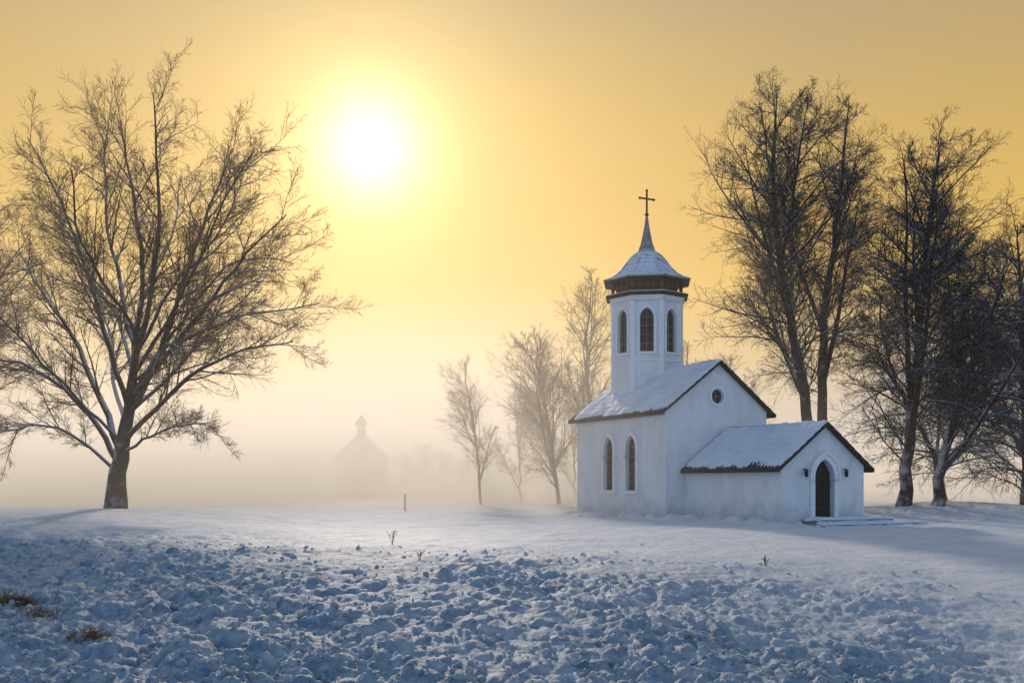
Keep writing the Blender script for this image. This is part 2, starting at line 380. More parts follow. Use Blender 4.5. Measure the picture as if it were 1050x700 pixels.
def limb_tree(name, basepx, D, limbs, label, seed, n1=13, n2=8, n3=6, n4=3, twig=None, rtip=.0085, base_r=.6, ratio1=.32, sx=.95, sy=.925):
    rng = np.random.default_rng(seed); bx, by = basepx; x0 = wx(bx, D); z0 = H(x0, D)
    sc = D/F; zoff = wz(by, D)-z0
    pl = []; P0 = 14
    for pxs, r0, r1, dy in limbs:
        m = len(pxs)
        P = [((p[0]-bx)*sc*sx, dy*(i/(m-1))**1.1, (by-p[1])*sc*sy+zoff) for i, p in enumerate(pxs)]
        R, L = smoothline(P, P0, rng, .045*(1 if r0 < .4 else .4))
        s = np.linspace(0, 1, P0)
        rad = r1+(r0-r1)*(1-s)**.8
        if r0 > .4: rad = rad+.30*np.exp(-s*10)*base_r; R[0, 2] -= .5
        pl.append((R, rad, L))
    pts = np.stack([a for a, _, _ in pl]); rad = np.stack([b for _, b, _ in pl]); L = np.array([c for _, _, c in pl])
    G0 = [(pts, rad, 9)]
    p1, r1, L1 = grow(rng, pts[1:], rad[1:], L[1:], n1, ratio1, math.radians(38), 8, .20, .05, .02, .35, rtip*1.3, az=.8, slim=.012)
    p2, r2, L2 = grow(rng, p1, r1, L1, n2, .48, math.radians(40), 6, .10, .06, .01, .4, rtip, slim=.010)
    p3, r3, L3 = grow(rng, p2, r2, L2, n3, .55, math.radians(40), 5, .10, .07, .0, .35, rtip*.85, slim=.009)
    gr = [(p2, r2, 4), (p3, r3, 3)]
    pe, re, Le = grow(rng, pts[1:], rad[1:], L[1:], 18, .14, math.radians(45), 5, .25, .08, .02, .3, rtip); gr.append((pe, re, 3))
    p5, r5, L5 = grow(rng, pe, re, Le, 7, .5, math.radians(40), 4, .15, .08, .0, .3, rtip*.8); gr.append((p5, r5, 3))
    if n4:
        p4, r4, L4 = grow(rng, p3, r3, L3, n4, .7, math.radians(38), 3, .2, .08, -.01, .3, rtip*.6); gr.append((p4, r4, 3))
        q, qr = leaflets(rng, p4, 3000, .04); gr.append((q, qr, 3))
    return finish_tree(name, (x0, D, z0), G0+[(p1, r1, 5)], gr, label, twig)

left_limbs = [
 ([(118, 524), (120, 490), (125, 455), (132, 415), (138, 372), (141, 335)], .42, .11, 0),
 ([(140, 350), (146, 290), (146, 220), (130, 150), (118, 90)], .13, .022, .5),
 ([(139, 365), (160, 285), (172, 200), (168, 120), (170, 70)], .13, .022, -1.2),
 ([(133, 415), (164, 345), (185, 270), (207, 190), (236, 110)], .15, .022, 1.5),
 ([(135, 400), (188, 338), (235, 280), (270, 240), (312, 205)], .13, .022, -1.5),
 ([(126, 450), (172, 405), (215, 370), (270, 350), (325, 345)], .13, .022, -2.5),
 ([(124, 462), (160, 442), (195, 430), (225, 430), (248, 438)], .075, .016, -3),
 ([(138, 380), (205, 320), (250, 300), (290, 290), (325, 280)], .09, .022, 3),
 ([(124, 458), (95, 385), (60, 320), (20, 265), (-5, 225)], .16, .022, 1.5),
 ([(122, 472), (92, 410), (55, 375), (20, 360), (-30, 358)], .14, .022, -2),
 ([(120, 482), (90, 445), (60, 430), (25, 435), (-5, 455)], .085, .018, -3),
 ([(133, 412), (108, 320), (85, 235), (55, 160), (35, 120)], .13, .022, -1),
 ([(139, 360), (120, 270), (95, 190), (88, 120), (85, 75)], .11, .022, 2.5),
 ([(139, 372), (200, 280), (235, 215), (262, 170), (285, 150)], .10, .022, -3),
 ([(137, 390), (125, 320), (130, 260), (150, 180), (140, 110)], .10, .022, 6),
 ([(137, 390), (155, 330), (135, 290), (120, 240), (135, 190)], .10, .022, -6),
 ([(130, 430), (100, 370), (90, 320), (60, 290), (40, 230)], .10, .022, 6),
 ([(133, 415), (180, 360), (200, 300), (220, 280), (250, 230)], .10, .022, 6),
 ([(129, 435), (160, 395), (190, 360), (210, 350), (240, 365)], .08, .022, -6),
 ([(126, 450), (90, 400), (70, 370), (50, 330), (30, 300)], .08, .022, -5.5),
 ([(138, 380), (120, 310), (70, 250), (45, 200), (15, 180)], .09, .022, 3),
 ([(140, 350), (180, 260), (205, 230), (235, 170), (225, 110)], .09, .022, 3),
 ([(136, 395), (175, 330), (225, 250), (260, 230), (300, 240)], .09, .022, 2),
]
limb_tree('tree', (118, 522), 45.0, left_limbs, 'big bare spreading tree with snow dusted limbs in the mist', 3, n1=15, n2=9, n3=7, n4=2)

def auto_tree(name, D, trunkpx, env, label, seed, n=(26, 9, 6, 3), r0=.3, twig=None, leaders=3, rtip=.009, trop=.05, ang=42, t0=.25, group=None, lean=0, lfac=.6, a2=44):
    rng = np.random.default_rng(seed); bx, by = trunkpx[0]; x0 = wx(bx, D); z0 = H(x0, D); sc = D/F; zoff = wz(by, D)-z0
    m = len(trunkpx)
    P = [((p[0]-bx)*sc, lean*(i/(m-1)), (by-p[1])*sc+(zoff if i else min(zoff, -.3))) for i, p in enumerate(trunkpx)]
    R, L = smoothline(P, 18, rng, .05)
    s = np.linspace(0, 1, 18); rad = .02+(r0-.02)*(1-s)**.75+.45*r0*np.exp(-s*22)
    pts = R[None]; rd = rad[None]; La = np.array([L])
    gt = [(pts, rd, 9)]; stems = [(pts, rd, La, 1.0)]
    if leaders:
        p, r, l = grow(rng, pts, rd, La, leaders, lfac, math.radians(22), 12, t0*.8, .04, .06, .45, .02, rfac=.65, slim=.02, t1=.6, az=.2)
        gt.append((p, r, 7)); stems.append((p, r, l, .75))
    et = np.array([e[0] for e in env]); ew = np.array([e[1] for e in env])
    tr = []; cr = []
    for k, (p, r, l, f) in enumerate(stems):
        if k == 0: lens = lambda t: np.interp(t, et, ew)*1.3
        else: lens = lambda t: np.interp(.3+.7*t, et, ew)*.8
        n1 = n[0] if k == 0 else max(6, n[0]//2)
        p1, r1, l1 = grow(rng, p, r, l, n1, .3, math.radians(ang), 8, t0 if k == 0 else .2, .08, trop, 0, rtip*1.4, lens=lens, slim=.012)
        tr.append((p1, r1, 5))
        p2, r2, l2 = grow(rng, p1, r1, l1, n[1], .50, math.radians(a2), 6, .08, .08, trop*.5, .55, rtip, slim=.010); cr.append((p2, r2, 4 if rtip < .02 else 3))
        if n[2]:
            p3, r3, l3 = grow(rng, p2, r2, l2, n[2], .55, math.radians(a2+4), 4, .10, .08, .0, .45, rtip*.8, slim=.008); cr.append((p3, r3, 3))
            if n[3]:
                p4, r4, l4 = grow(rng, p3, r3, l3, n[3], .7, math.radians(42), 3, .2, .08, .0, .3, rtip*.6); cr.append((p4, r4, 3))
    return finish_tree(name, (x0, D, z0), gt+tr, cr, label, twig, group)

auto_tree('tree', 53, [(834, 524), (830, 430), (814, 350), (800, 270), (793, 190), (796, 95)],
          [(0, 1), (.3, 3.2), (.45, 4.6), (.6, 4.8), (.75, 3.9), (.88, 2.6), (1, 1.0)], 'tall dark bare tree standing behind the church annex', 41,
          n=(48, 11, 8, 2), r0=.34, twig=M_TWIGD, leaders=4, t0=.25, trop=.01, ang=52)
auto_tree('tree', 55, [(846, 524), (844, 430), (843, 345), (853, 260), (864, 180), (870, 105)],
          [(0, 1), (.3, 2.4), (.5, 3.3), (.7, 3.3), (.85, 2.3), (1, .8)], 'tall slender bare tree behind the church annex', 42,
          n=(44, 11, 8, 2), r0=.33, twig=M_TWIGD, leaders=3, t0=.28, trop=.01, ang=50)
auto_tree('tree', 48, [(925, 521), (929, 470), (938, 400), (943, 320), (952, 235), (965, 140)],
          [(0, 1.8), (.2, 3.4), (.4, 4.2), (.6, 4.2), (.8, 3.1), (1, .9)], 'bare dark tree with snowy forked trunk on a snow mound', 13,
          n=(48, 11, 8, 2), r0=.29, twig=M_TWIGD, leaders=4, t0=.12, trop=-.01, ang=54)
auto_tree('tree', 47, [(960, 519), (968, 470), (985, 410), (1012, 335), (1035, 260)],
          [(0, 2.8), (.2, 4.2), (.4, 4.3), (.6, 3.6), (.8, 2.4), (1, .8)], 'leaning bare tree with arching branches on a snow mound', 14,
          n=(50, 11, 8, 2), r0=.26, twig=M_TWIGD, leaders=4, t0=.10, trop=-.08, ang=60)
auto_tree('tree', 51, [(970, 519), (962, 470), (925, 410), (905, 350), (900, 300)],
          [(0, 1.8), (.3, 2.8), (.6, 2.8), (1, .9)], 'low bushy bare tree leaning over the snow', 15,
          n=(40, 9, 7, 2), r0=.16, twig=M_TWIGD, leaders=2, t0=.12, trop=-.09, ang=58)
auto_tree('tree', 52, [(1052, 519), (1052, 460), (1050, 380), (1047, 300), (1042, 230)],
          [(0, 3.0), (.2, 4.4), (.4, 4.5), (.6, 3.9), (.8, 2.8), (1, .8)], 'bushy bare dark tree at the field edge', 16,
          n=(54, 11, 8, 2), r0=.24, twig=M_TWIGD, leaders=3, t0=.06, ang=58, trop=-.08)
auto_tree('tree', 54, [(-45, 522), (-40, 450), (-30, 370), (-15, 270), (-10, 190)],
          [(0, 1.5), (.25, 3.8), (.5, 4.4), (.7, 3.6), (.85, 2.4), (1, .9)], 'bare frosted tree at the edge of the mist', 21,
          n=(34, 10, 7, 2), r0=.28, leaders=4, t0=.18, trop=.0, ang=48)
auto_tree('tree', 70, [(493, 524), (490, 470), (484, 430), (478, 395), (477, 372)],
          [(0, 1.0), (.35, 2.3), (.6, 2.7), (.8, 1.9), (1, .4)], 'slim young bare tree in the mist', 33, n=(28, 9, 6, 0), r0=.10, leaders=3, t0=.2, rtip=.008, trop=.05, ang=42)
auto_tree('tree', 71, [(574, 525), (568, 470), (560, 420), (552, 380), (550, 345)],
          [(0, 2.0), (.2, 3.8), (.5, 4.2), (.8, 2.8), (1, .6)], 'bare branching tree in the mist beside the church', 34, n=(34, 10, 7, 0), r0=.14, leaders=5, t0=.12, rtip=.009, trop=.05, ang=44)
auto_tree('tree', 73, [(618, 525), (612, 470), (604, 410), (600, 350), (607, 295)],
          [(0, 1.2), (.2, 2.8), (.6, 3.8), (.8, 2.8), (1, .6)], 'bare tree behind the church bell tower', 35, n=(34, 10, 7, 0), r0=.16, leaders=3, t0=.2, rtip=.009, trop=.05, ang=44)
auto_tree('tree', 76, [(712, 522), (710, 460), (705, 400), (706, 350)],
          [(0, .8), (.3, 1.8), (.6, 2.6), (.8, 2), (1, .5)], 'bare tree rising behind the church roof', 36, n=(22, 8, 6, 0), r0=.15, leaders=2, t0=.2, rtip=.009, trop=.05, ang=42)
far = auto_tree('tree', 84, [(534, 520), (533, 480), (530, 440), (532, 405)],
          [(0, 1.2), (.3, 2.2), (.6, 2.5), (.8, 1.8), (1, .5)], 'small bare tree nearly lost in the mist', 37, n=(22, 9, 5, 0), r0=.11, leaders=3, t0=.15, rtip=.011, group='small bare trees lost in the mist', trop=.05, ang=42)
kids = list(far.children)
rr = random.Random(5)
for px, D, s, sz_ in ((655, 92, 1.2, 1.2), (745, 84, 1.3, 1.3), (770, 96, 1.2, 1.2), (590, 92, 1.1, 1.1), (418, 124, 1.4, .55), (436, 128, 1.6, .72), (455, 126, 1.4, .6), (474, 130, 1.5, .5), (320, 130, 1.5, .55), (295, 126, 1.4, .5)):
    e = far.copy(); COL.objects.link(e); x = wx(px, D); e.location = (x, D, H(x, D)); e.scale = (s, s, sz_); e.rotation_euler = (0, 0, rr.uniform(0, 6.28))
    for k in kids:
        c = k.copy(); COL.objects.link(c); c.parent = e

# ------------------------------------------------------------------ church
ch = empty('church', (CH[0], CH[1], 0), TH, 'small white plastered church with octagonal bell tower and snowy roofs', 'church')
W, LN = 5.64, 7.89; EZ, RZ = 4.87, 7.0
AX0, AX1, AY = 1.04, 5.37, -6.27; AE, AR = 2.25, 3.88
XH = Vector((1, 0, 0)); YH = Vector((0, 1, 0))
def arch(w, h, c=.25, n=12, grow_=0.0, zb=0.0):
    hw = w/2; cc = c*hw; R = hw+cc; top = math.sqrt(R*R-cc*cc); hs = h-top
    R2 = R+grow_; hw2 = hw+grow_
    pts = [(hw2, zb)]
    a1 = math.acos(cc/R2)
    for i in range(n+1):
        a = a1*i/n; pts.append((-cc+R2*math.cos(a), hs+R2*math.sin(a)))
    pts += [(-x, z) for x, z in pts[::-1][1:]]
    return pts
PC = .55
def window_unit(parent, O, U, N, w, h, surround=.14, nv=1, nh=4, depth=.16, sub=True, c=PC):
    mb = MB()
    mb.prism(arch(w, h, c), O, U, N, -depth-.03, -depth, 0)
    fr = .045
    mb.ring(arch(w-.004, h-.002, c), arch(w, h, c, grow_=-fr, zb=fr), O, U, N, -depth+.002, -depth+.06, 1)
    for i in range(nv):
        x = -w/2+w*(i+1)/(nv+1); mb.obox(O, U, N, x-.018, x+.018, fr+.001, h-.10-abs(x)*.8, -depth+.003, -depth+.045, 1)
    for i in range(nh):
        z = (h-w*.65)*(i+1)/(nh+.0); mb.obox(O, U, N, -w/2+fr, w/2-fr, z-.015, z+.015, -depth+.004, -depth+.038, 1)
    if not sub:
        mb.ring(arch(w, h, c, grow_=surround, zb=-.02), arch(w, h, c, grow_=.002, zb=-.02), O, U, N, -.02, .07, 2)
        mb.obox(O, U, N, -w/2-surround-.03, w/2+surround+.03, -.12, -.022, -.02, .12, 2)
        return mb.build('window', parent, [M_GLASS, M_MUNTINL, M_TRIM])
    ob = mb.build('window', parent, [M_GLASS, M_MUNTINL])
    f = MB(); f.ring(arch(w, h, c, grow_=surround, zb=-.02), arch(w, h, c, grow_=.002, zb=-.02), O, U, N, -.02, .10, 0)
    f.ring(arch(w, h, c, grow_=surround+.08, zb=h*.62), arch(w, h, c, grow_=surround+.002, zb=h*.62), O, U, N, -.02, .15, 0); f.build('frame', ob, [M_TRIM])
    s = MB(); s.obox(O, U, N, -w/2-surround-.04, w/2+surround+.04, -.14, -.022, -.02, .16, 0)
    s.obox(O, U, N, -w/2-surround-.02, w/2+surround+.02, -.021, .03, .02, .15, 1); s.build('sill', ob, [M_TRIM, M_ROOFSNOW])
    return ob
mb = MB(); mb.prism([(0, -.8), (W, -.8), (W, EZ), (W/2, RZ), (0, EZ)], (0, 0, 0), XH, YH, 0, LN)
wall = mb.build('wall', ch, [M_PLASTER])
cm = MB()
NW = (2.77, 4.75)
for t in NW: cm.prism(arch(.84, 2.6, PC), (0, t, 1.18), YH, -XH, -.19, .3)
circ = lambda r, n=24: [(r*math.cos(2*math.pi*i/n), r*math.sin(2*math.pi*i/n)) for i in range(n)]
cm.prism(circ(.34), (W/2-.05, 0, 5.48), XH, -YH, -.17, .3)
cut(wall, cm)
for t in NW: window_unit(ch, (0, t, 1.18), YH, -XH, .84, 2.6, .17, 1, 5)
mb = MB(); O = (W/2-.05, 0, 5.48)
mb.prism(circ(.36), O, XH, -YH, -.16, -.13, 0)
mb.obox(O, XH, -YH, -.02, .02, -.33, .33, -.128, -.08, 1); mb.obox(O, XH, -YH, -.33, .33, -.02, .02, -.126, -.078, 1)
rw = mb.build('window', ch, [M_GLASS, M_MUNTINL], label='round window in the gable')
f = MB(); f.ring(circ(.47), circ(.342), O, XH, -YH, -.02, .09); f.build('frame', rw, [M_TRIM])
mb = MB(); mb.prism([(AX0, -.8), (AX1, -.8), (AX1, AE), ((AX0+AX1)/2, AR), (AX0, AE)], (0, 0, 0), XH, YH, AY, .08)
aw = mb.build('wall', ch, [M_PLASTER], label='wall of the low annex')
DX = (AX0+AX1)/2; DZ = .16; DC = .55
cm = MB(); cm.prism(arch(1.02, 2.35, DC), (DX, AY, DZ), XH, -YH, -.24, .4); cut(aw, cm)
mb = MB(); mb.box(-.07, -.002, -.02, LN+.02, EZ-.42, EZ-.30); mb.build('cornice', ch, [M_TRIM])
mb = MB(); mb.box(-.10, -.003, -.05, LN+.05, EZ-.22, EZ-.09); mb.build('cornice', ch, [M_TRIM])
# door
mb = MB(); O = (DX, AY, DZ)
for i in range(6):
    a = -.50+i*1.0/6; b = a+1/6-.012
    hh = lambda x: 2.35-.03-(abs(x)/.51)**1.7*.62
    zt = [(a, 0), (b, 0), (b, hh(b)), ((a+b)/2, hh((a+b)/2)), (a, hh(a))]
    mb.prism(zt, O, XH, -YH, -.22, -.16+(.0 if i % 2 else .006), 0)
mb.prism(arch(1.0, 2.33, DC), O, XH, -YH, -.235, -.215, 0)
for z in (.35, 1.25): mb.obox(O, XH, -YH, -.47, -.03, z, z+.06, -.153, -.14, 1); mb.obox(O, XH, -YH, .03, .47, z, z+.06, -.153, -.14, 1)
dr = mb.build('door', ch, [M_WOOD, M_IRON], label='dark arched wooden plank door')
f = MB(); f.ring(arch(1.02, 2.35, DC, grow_=.20, zb=-.1), arch(1.02, 2.35, DC, grow_=.002, zb=-.1), O, XH, -YH, -.02, .10)
f.ring(arch(1.02, 2.35, DC, grow_=.29, zb=1.5), arch(1.02, 2.35, DC, grow_=.202, zb=1.5), O, XH, -YH, -.02, .16)
f.build('frame', dr, [M_TRIM])
f = MB(); f.cyl((DX+.08, AY+.10, 1.2), (DX+.08, AY+.10, 1.36), .016); f.cyl((DX+.08, AY+.16, 1.22), (DX+.08, AY+.09, 1.22), .012); f.cyl((DX+.08, AY+.16, 1.34), (DX+.08, AY+.09, 1.34), .012); f.build('handle', dr, [M_IRON])
for lx in (DX-1.05, DX+1.05):
    mb = MB(); ly, lz = AY-.18, 1.95
    mb.cyl((lx, AY+.01, lz+.16), (lx, ly, lz+.16), .02); mb.lathe([(.01, lz+.17), (.095, lz+.09), (.085, lz+.085)], lx, ly, 0, 6)
    mb.lathe([(.07, lz+.08), (.055, lz-.14), (.02, lz-.17)], lx, ly, 0, 6, 1)
    mb.build('lantern', ch, [M_IRON, M_GLASS])
# steps with uneven snow on the treads
mb = MB()
for x0, x1, y0, y1, z in ((DX-1.1, DX+2.8, AY-.95, AY-.01, .12), (DX-1.35, DX+3.8, AY-1.8, AY-.953, -.03), (DX-1.5, DX+4.7, AY-2.7, AY-1.803, -.17)):
    mb.box(x0, x1, y0, y1, -.8, z, 0)
    nx_, ny_ = 60, 10; vs = []; fs = []
    for j in range(ny_+1):
        for i in range(nx_+1):
            e_ = (i in (0, nx_)) or (j in (0, ny_)); fx = x0-.03+(x1-x0+.06)*i/nx_; fy = y0-.03+(y1-y0+.03)*j/ny_
            nv__ = float(fbm(fx*2.3, fy*2.3, 12, 3))
            hgt = (.02-.26*nv__) if e_ else .03+.13*nv__*(.6 if j < 2 else 1); vs.append((fx, fy, z+hgt))
    for j in range(ny_):
        for i in range(nx_): a = j*(nx_+1)+i; fs.append((a, a+1, a+nx_+2, a+nx_+1))
    mb.add(vs, fs, 1)
mb.build('steps', ch, [M_STONE, M_ROOFSNOW], label='low wide stone steps dusted with snow')

def roof(parent, xr, zr, halfw, m, y0, y1, over, name_label, seed):
    run = halfw+over; top = MB(); snow = MB(); board = MB()
    nu = int((y1-y0)/.037); nv = 60
    for sgn in (-1, 1):
        u = np.linspace(y0, y1, nu+1)[None, :].repeat(nv+1, 0); v = np.linspace(0, run, nv+1)[:, None].repeat(nu+1, 1)
        xx = xr+sgn*v; zb = zr+.02-v*m
        barrel = .04*np.abs(np.sin(math.pi*u/.22)); rows = .035*((v/.36) % 1)
        zt = zb+.05+barrel+rows
        A = np.stack([xx, u, zt], -1).reshape(-1, 3); B = np.stack([xx, u, zb], -1).reshape(-1, 3)
        n0 = (nv+1)*(nu+1); id_ = np.arange(n0).reshape(nv+1, nu+1)
        q = np.stack([id_[:-1, :-1], id_[:-1, 1:], id_[1:, 1:], id_[1:, :-1]], -1).reshape(-1, 4)
        brd = list(id_[0, :])+list(id_[1:, -1])+list(id_[-1, :-1][::-1])+list(id_[1:-1, 0][::-1])
        sk = [(brd[i], brd[(i+1) % len(brd)], brd[(i+1) % len(brd)]+n0, brd[i]+n0) for i in range(len(brd))]
        top.add(np.concatenate([A, B]), [tuple(x) for x in q]+[tuple(x+n0) for x in q]+sk)
        nz = fbm(u*1.1+seed, v*1.1+sgn*9, seed, 4); n2 = fbm(u*3.2, v*3.2, seed+3, 3); n4 = fbm(u*2.2+5, v*.5, seed+11, 3)
        de = run-v; dv = np.minimum(u-y0, y1-u)
        edge = np.exp(-de/.25)*.14*(.1+1.8*n4)+np.exp(-dv/.10)*.08*(.2+1.4*n2)
        th = .105+.09*(nz-.5)+.10*(n2-.5)+barrel*.25+rows*.8-edge*(.5+.9*n2)
        zs = zb+.05+th+.04*(fbm(u*9, v*9, seed+8, 3)-.5)
        bm_ = (v >= run-.001) | (u <= y0+.001) | (u >= y1-.001); zs = np.where(bm_, zb+.04, zs)
        xs = xr+sgn*np.minimum(v, run-.012); us_ = np.clip(u, y0+.012, y1-.012)
        snow.add(np.stack([xs, us_, zs], -1).reshape(-1, 3), [tuple(x) for x in q])
        for yy, dn in ((y0, 1), (y1, -1)):
            a = (xr, zr+.01); b = (xr+sgn*run, zr+.01-run*m)
            board.prism([(a[0], a[1]), (b[0], b[1]), (b[0], b[1]-.035), (a[0], a[1]-.04)], (0, yy, 0), XH, YH*dn, .012, .06)
        board.box(min(xr+sgn*(run-.05), xr+sgn*(run-.012)), max(xr+sgn*(run-.05), xr+sgn*(run-.012)), y0+.07, y1-.07, zr-run*m-.03, zr+.01-(run-.012)*m)
    ro = top.build('roof', parent, [M_TILE], label=name_label)
    s = snow.build('snow_blanket', ro, [M_ROOFSNOW], smooth=True); bo = board.build('verge_board', ro, [M_WOOD])
    return ro
m1 = (RZ-EZ)/(W/2)
roof(ch, W/2, RZ, W/2, m1, -.28, LN+.35, .34, 'steep tiled nave roof under snow', 3)
m2 = (AR-AE)/((AX1-AX0)/2)
roof(ch, DX, AR, (AX1-AX0)/2, m2, AY-.27, -.075, .32, 'low tiled annex roof under snow', 17)

# tower
TX, TY = W/2, 5.75; ROT = math.radians(236.3); TR = 1.66
tw = MB(); tw.lathe([(TR, 4.2), (TR, 10.46), (1.84, 10.52), (1.84, 10.74), (TR, 10.76), (TR, 10.78)], TX, TY, ROT)
tower = tw.build('bell_tower', ch, [M_PLASTER], label='octagonal white bell tower')
cm = MB(); fr = []
WW, WH = .68, 2.15
for k in range(8):
    a = ROT+k*math.pi/4; Nn = Vector((math.cos(a), math.sin(a), 0)); U = Vector((-math.sin(a), math.cos(a), 0)); O = Vector((TX, TY, 8.0))+Nn*TR
    fr.append((O, U, Nn)); cm.prism(arch(WW, WH, PC), O, U, Nn, -.22, .3)
cut(tower, cm)
for O, U, Nn in fr: window_unit(tower, O, U, Nn, WW, WH, .12, 1, 4, .19, sub=False)
k = 1/math.cos(math.pi/8)
for i in range(8):
    a = ROT+math.pi/8+i*math.pi/4; c, s = math.cos(a), math.sin(a); R = TR*k
    tb = MB(); tb.lathe([(.13, 6.0), (.13, 10.5)], TX+(R-.05)*c, TY+(R-.05)*s, a, 4); tb.build('pilaster', tower, [M_TRIM])
tb = MB(); tb.lathe([(TR-.02, 7.52), (TR+.08, 7.54), (TR+.08, 7.64), (TR-.02, 7.66)], TX, TY, ROT, cap=False); tb.build('string_course', tower, [M_TRIM])
gb = MB()
gb.lathe([(1.62, 10.80), (2.0, 10.82), (2.04, 10.85), (2.04, 10.90), (1.7, 10.92)], TX, TY, ROT, 8, 0)
gb.lathe([(1.50, 10.90), (1.50, 11.62)], TX, TY, ROT, 8, 0)
gb.lathe([(1.52, 11.48), (1.80, 11.48), (1.82, 11.62), (1.54, 11.63)], TX, TY, ROT, 8, 0)
gb.lathe([(1.52, 10.94), (1.78, 10.94), (1.78, 11.0), (1.52, 11.0)], TX, TY, ROT, 8, 1)
for q in range(8):
    a = ROT+q*math.pi/4; Nn = Vector((math.cos(a), math.sin(a), 0)); U = Vector((-math.sin(a), math.cos(a), 0)); O = Vector((TX, TY, 0))
    for x in (-.68, -.34, 0, .34, .68): gb.obox(O, U, Nn, x-.045, x+.045, 11.002, 11.478, 1.68, 1.77, 1)
    gb.obox(O, U, Nn, -.66, .66, 11.22, 11.26, 1.69, 1.73, 1)
gb.build('gallery', ch, [M_WOOD, M_BANDWOOD], label='dark timber gallery band of the bell tower')
gs = MB(); gs.lathe([(1.80, 10.905), (2.01, 10.905), (1.99, 10.94), (1.80, 10.942)], TX, TY, ROT, 8, 0, cap=False); gs.build('ledge_snow', ch, [M_ROOFSNOW])
tr_ = MB()
prof = [(1.86, 11.64), (2.12, 11.58), (2.14, 11.65), (1.78, 11.80), (1.48, 12.00), (1.25, 12.24), (1.06, 12.50), (.90, 12.74), (.74, 12.94), (.58, 13.08), (.48, 13.16)]
tr_.lathe(prof, TX, TY, ROT, 8, 0)
for i in range(8):
    a = ROT+math.pi/8+i*math.pi/4
    for (r0, z0), (r1, z1) in zip(prof[2:-1], prof[3:]):
        tr_.cyl((TX+r0*k*math.cos(a), TY+r0*k*math.sin(a), z0), (TX+r1*k*math.cos(a), TY+r1*k*math.sin(a), z1), .045, n=6)
for j in range(3, len(prof)-2):
    r, z = prof[j]; tr_.lathe([(r+.004, z-.03), (r+.03, z-.02), (r+.01, z+.02), (r-.04, z+.04)], TX, TY, ROT, 8, 0, cap=False)
tr_.build('tower_roof', ch, [M_TOWERROOF], label='snow dusted flared tower roof')
sp = MB(); sp.lathe([(.54, 13.05), (.44, 13.2), (.36, 13.40), (.29, 13.66), (.20, 14.08), (.13, 14.5), (.065, 14.95), (.04, 15.1)], TX, TY, ROT)
for z, r in ((13.42, .39), (14.0, .24)): sp.lathe([(r-.06, z-.03), (r, z-.02), (r-.01, z+.02), (r-.08, z+.04)], TX, TY, ROT)
sp.build('spire', ch, [M_SPIRE])
cr = MB()
def ball(mb, c, r, n=8):
    mb.lathe([(r*math.sin(math.pi*(i+.02)/6.04), c[2]-r*math.cos(math.pi*(i+.02)/6.04)) for i in range(7)], c[0], c[1], 0, n)
ball(cr, (TX, TY, 15.12), .10)
cr.box(TX-.04, TX+.04, TY-.03, TY+.03, 15.2, 16.30); cr.box(TX-.40, TX-.041, TY-.029, TY+.029, 15.88, 15.96); cr.box(TX+.041, TX+.40, TY-.029, TY+.029, 15.88, 15.96)
for c in ((TX-.42, TY, 15.92), (TX+.42, TY, 15.92), (TX, TY, 16.34)): ball(cr, c, .07)
cr.build('cross', ch, [M_IRON], label='black iron cross')

# ------------------------------------------------------------------ misty chapel
D = 122; cxx = wx(370, D)
c2 = empty('chapel', (cxx, D, H(cxx, D)-.2), math.radians(4), 'pale chapel with small cupola fading into mist', 'chapel'); c2.scale = (1.32, 1.32, 1.24)
mb = MB(); mb.prism([(-2.3, -.5), (2.3, -.5), (2.3, 4.0), (0, 6.3), (-2.3, 4.0)], (0, 0, 0), XH, YH, 0, 4); w2 = mb.build('wall', c2, [mk('grey_plaster', (.60, .58, .55))])
mb = MB()
for sgn in (-1, 1):
    mb.prism([(0, 6.32), (sgn*2.7, 3.62), (sgn*2.7, 3.82), (0, 6.55)], (0, 0, 0), XH, YH, -.3, 4.3)
mb.build('roof', c2, [mk('chapel_roof', (.36, .35, .34))])
mb = MB(); mb.box(-.38, .38, .25, 1.0, 5.9, 7.2); mb.lathe([(.46, 7.2), (.46, 7.26), (.05, 8.2)], 0, .625, math.pi/4, 4); mb.build('cupola', c2, [mk('cupola_grey', (.3, .28, .27))])
mb = MB(); mb.prism(arch(1.0, 2.2), (0, 0, 0), XH, -YH, -.1, .03); mb.build('door', c2, [M_WOOD])
for x in (-1.35, 1.35):
    mb = MB(); mb.prism(arch(.5, 1.3), (x, 0, 2.0), XH, -YH, -.1, .03); mb.build('window', c2, [M_GLASS])

for px, D, hh in ((415, 57, .95),):
    x = wx(px, D); mb = MB(); mb.cyl((0, 0, -.3), (.02, 0, hh), .04, .03, 8, 0); mb.lathe([(.045, hh), (.04, hh+.04), (.01, hh+.06)], .02, 0, 0, 8, 1)
    ob = mb.build('wooden_post', None, [M_WOOD, M_ROOFSNOW], loc=(x, D, H(x, D))); ob['label'] = 'thin snow capped wooden post in the snow'; ob['category'] = 'post'

